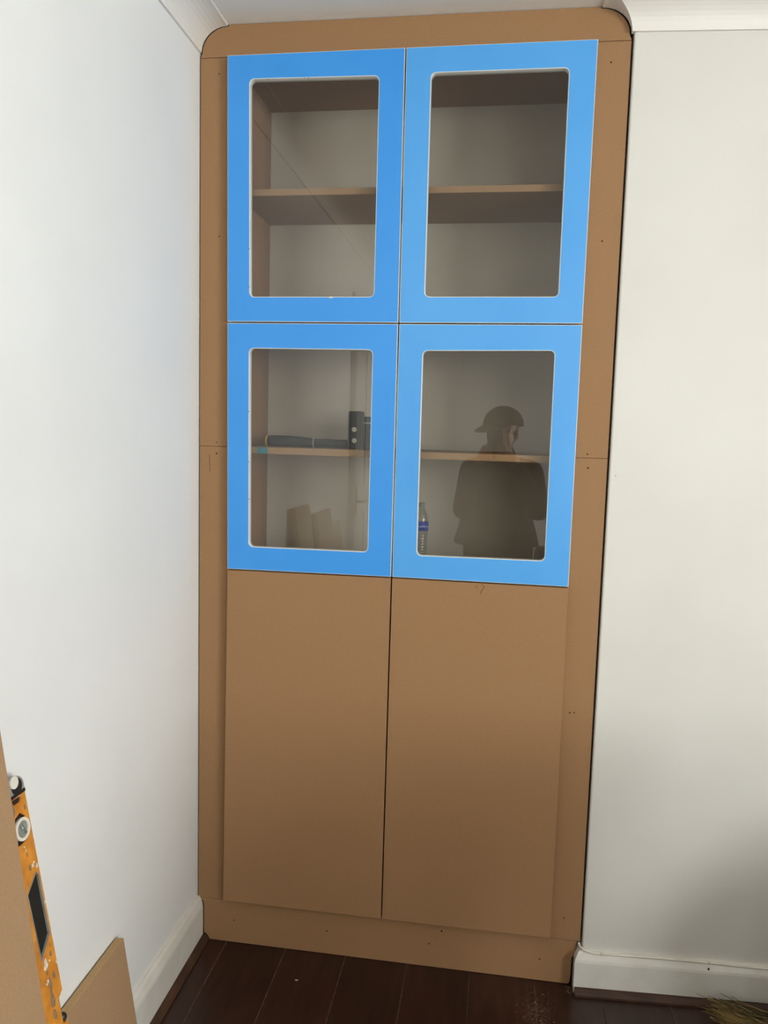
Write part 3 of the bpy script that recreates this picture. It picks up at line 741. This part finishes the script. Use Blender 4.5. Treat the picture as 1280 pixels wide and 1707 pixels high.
# hands: palm behind the phone edge, fingers across its back, thumb on the screen side
PHL, PHR, PHB = -.060, .014, -.146                    # phone edges in phone axes (right, up)
for s, wr, ed in ((-1, WRL, PHL), (1, WRR, PHR)):
    k0 = pc(ed+s*.018, -.100, -.020)                  # knuckle line centre
    capsule(bm, wr, pc(ed+s*.026, -.112, -.030), .024, .026)
    sphere(bm, pc(ed+s*.022, -.100, -.020), .030, (.75, .7, 1.1), 14, 10)
    for j, (uu, ln) in enumerate(((-.066, .060), (-.085, .068), (-.104, .064), (-.122, .050))):
        a = pc(ed+s*.019, uu, -.012); b = pc(ed+s*.016, uu+.002, .0075); c = pc(ed-s*ln*.42, uu+.004, .0105); 
        capsule(bm, a, b, .0086, .0082, 3, 10); capsule(bm, b, c, .0080, .0066, 4, 10)
    a = pc(ed+s*.022, -.092, -.026); b = pc(ed+s*.010, -.066, -.026); c = pc(ed-s*.014, -.050, -.0195)
    capsule(bm, a, b, .0115, .0100, 3, 10); capsule(bm, b, c, .0098, .0078, 3, 10)
person = remeshed('person', bm, 'skin', .0055, org=(PX, PY, 0), smooth_it=3)
tag(person, 'person in dark jacket and peaked cap raising a phone to photograph the cabinet', 'person')
# eyes and hair
for s in (-1, 1):
    bm = bmesh.new(); sphere(bm, (PX+s*.032, HY+.066, HZ+.018), .0125); e = obj('eye', bm, 'eye_white', person, True)
    bm = bmesh.new(); sphere(bm, (PX+s*.032, HY+.0755, HZ+.018), .006, (1, .6, 1)); obj('iris', bm, 'iris', e, True)
bm = bmesh.new(); sphere(bm, (PX, HY-.022, HZ+.042), .095, (.90, 1.02, .98), 24, 16); sphere(bm, (PX, HY-.055, HZ-.015), .062, (1.15, .7, 1.1))
bmesh.ops.bisect_plane(bm, geom=bm.verts[:]+bm.edges[:]+bm.faces[:], plane_co=(PX, HY+.03, HZ+.03), plane_no=(0, 1, .35), clear_outer=True)
obj('hair', bm, 'hair', person, True)
# jacket
bm = bmesh.new()
sphere(bm, (PX, PY-.005, 1.11), .165, (1.08, .84, 1.0), 24, 16); sphere(bm, (PX, PY-.01, .97), .17, (1.06, .86, 1.1), 24, 16)
bmesh.ops.create_cone(bm, cap_ends=True, segments=32, radius1=.232, radius2=.165, depth=.24, matrix=Matrix.Translation((PX-.012, PY-.01, .945)) @ Matrix.Diagonal((1, .74, 1, 1)))
for s, sh_, el, wr in ((-1, SHL, ELL, WRL), (1, SHR, ELR, WRR)):
    capsule(bm, (PX+s*.045, PY, 1.225), sh_, .080, .070); capsule(bm, sh_, el, .070, .058); capsule(bm, el, el.lerp(wr, .86), .058, .042)
capsule(bm, (PX, PY-.005, 1.21), (PX, PY+.005, 1.300), .088, .076)
jk = remeshed('jacket', bm, 'jacket', .009, person, smooth_it=3)
tag(jk, 'dark hooded work jacket')
# trousers, shoes
bm = bmesh.new(); sphere(bm, (PX, PY-.02, .83), .165, (1.1, .8, .8), 24, 14)
for s in (-1, 1):
    capsule(bm, (PX+s*.09, PY-.02, .80), (PX+s*.10, PY+.01, .44), .10, .072); capsule(bm, (PX+s*.10, PY+.01, .44), (PX+s*.105, PY-.01, .115), .070, .060)
tag(remeshed('trousers', bm, 'trousers', .010, person, smooth_it=3), 'dark trousers')
for s in (-1, 1):
    bm = bmesh.new(); capsule(bm, (PX+s*.105, PY-.035, .052), (PX+s*.12, PY+.165, .040), .050, .040)
    sphere(bm, (PX+s*.105, PY-.015, .09), .052)
    bmesh.ops.bisect_plane(bm, geom=bm.verts[:]+bm.edges[:]+bm.faces[:], plane_co=(0, 0, .0015), plane_no=(0, 0, -1), clear_outer=True)
    obj('shoe', bm, 'shoe', person, True)
# cap, turned so the peak points left of the lens
ca = math.radians(48)
bm = bmesh.new(); sphere(bm, (PX, HY-.012, HZ+.052), .110, (.97, 1.06, .88), 28, 18)
bmesh.ops.bisect_plane(bm, geom=bm.verts[:]+bm.edges[:]+bm.faces[:], plane_co=(PX, HY, HZ+.045), plane_no=(0, .05, -1), clear_outer=True)
cap = obj('cap', bm, 'cap_cloth', person, True); cap['label'] = 'dark peaked cap'
cap.modifiers.new('solid', 'SOLIDIFY').thickness = .004
bm = bmesh.new(); n = 14; R1, R2 = .100, .168; top_, bot_ = [], []
for i in range(n+1):
    a = -1.05 + 2.1*i/n; e = math.cos(a*1.45) if abs(a*1.45) < 1.57 else 0
    dirv = Vector((math.sin(a-ca), math.cos(a-ca), 0)); 
    top_.append((Vector((PX, HY-.012, HZ+.050)) + dirv*R1, Vector((PX, HY-.012, HZ+.050-.042*e)) + dirv*(R1+(R2-R1)*max(e, .02))))
V = [[bm.verts.new(p + Vector((0,0,dz))) for pr_ in top_ for p in pr_] for dz in (0, -.004)]
for q_ in range(n):
    i = q_*2
    bm.faces.new((V[0][i], V[0][i+2], V[0][i+3], V[0][i+1])); bm.faces.new((V[1][i+1], V[1][i+3], V[1][i+2], V[1][i]))
    bm.faces.new((V[0][i+1], V[0][i+3], V[1][i+3], V[1][i+1])); bm.faces.new((V[0][i+2], V[0][i], V[1][i], V[1][i+2]))
obj('cap_peak', bm, 'cap_cloth', cap, True)
# phone
ph = thing('phone', tuple(pc(-.023, -.146, -.008)), 'black smartphone held upright in both hands of the person', 'phone')
bm = bmesh.new(); plate(bm, rounded([(PHL, PHB), (PHR, PHB), (PHR, .014), (PHL, .014)], .010), [], lambda r, u: pc(r, u, -.0045), lambda r, u: pc(r, u, -.0125)); obj('phone_body', bm, 'black_plastic', ph, bev=.0015)
bm = bmesh.new(); plate(bm, rounded([(PHL+.003, PHB+.003), (PHR-.003, PHB+.003), (PHR-.003, .011), (PHL+.003, .011)], .008), [], lambda r, u: pc(r, u, -.0126), lambda r, u: pc(r, u, -.0130)); obj('screen', bm, 'charcoal_rubber', ph)
bm = bmesh.new(); c = pc(0, 0, -.0045); tube(bm, [c, c+FW*.0015], .006, 16); obj('lens', bm, 'steel', ph)
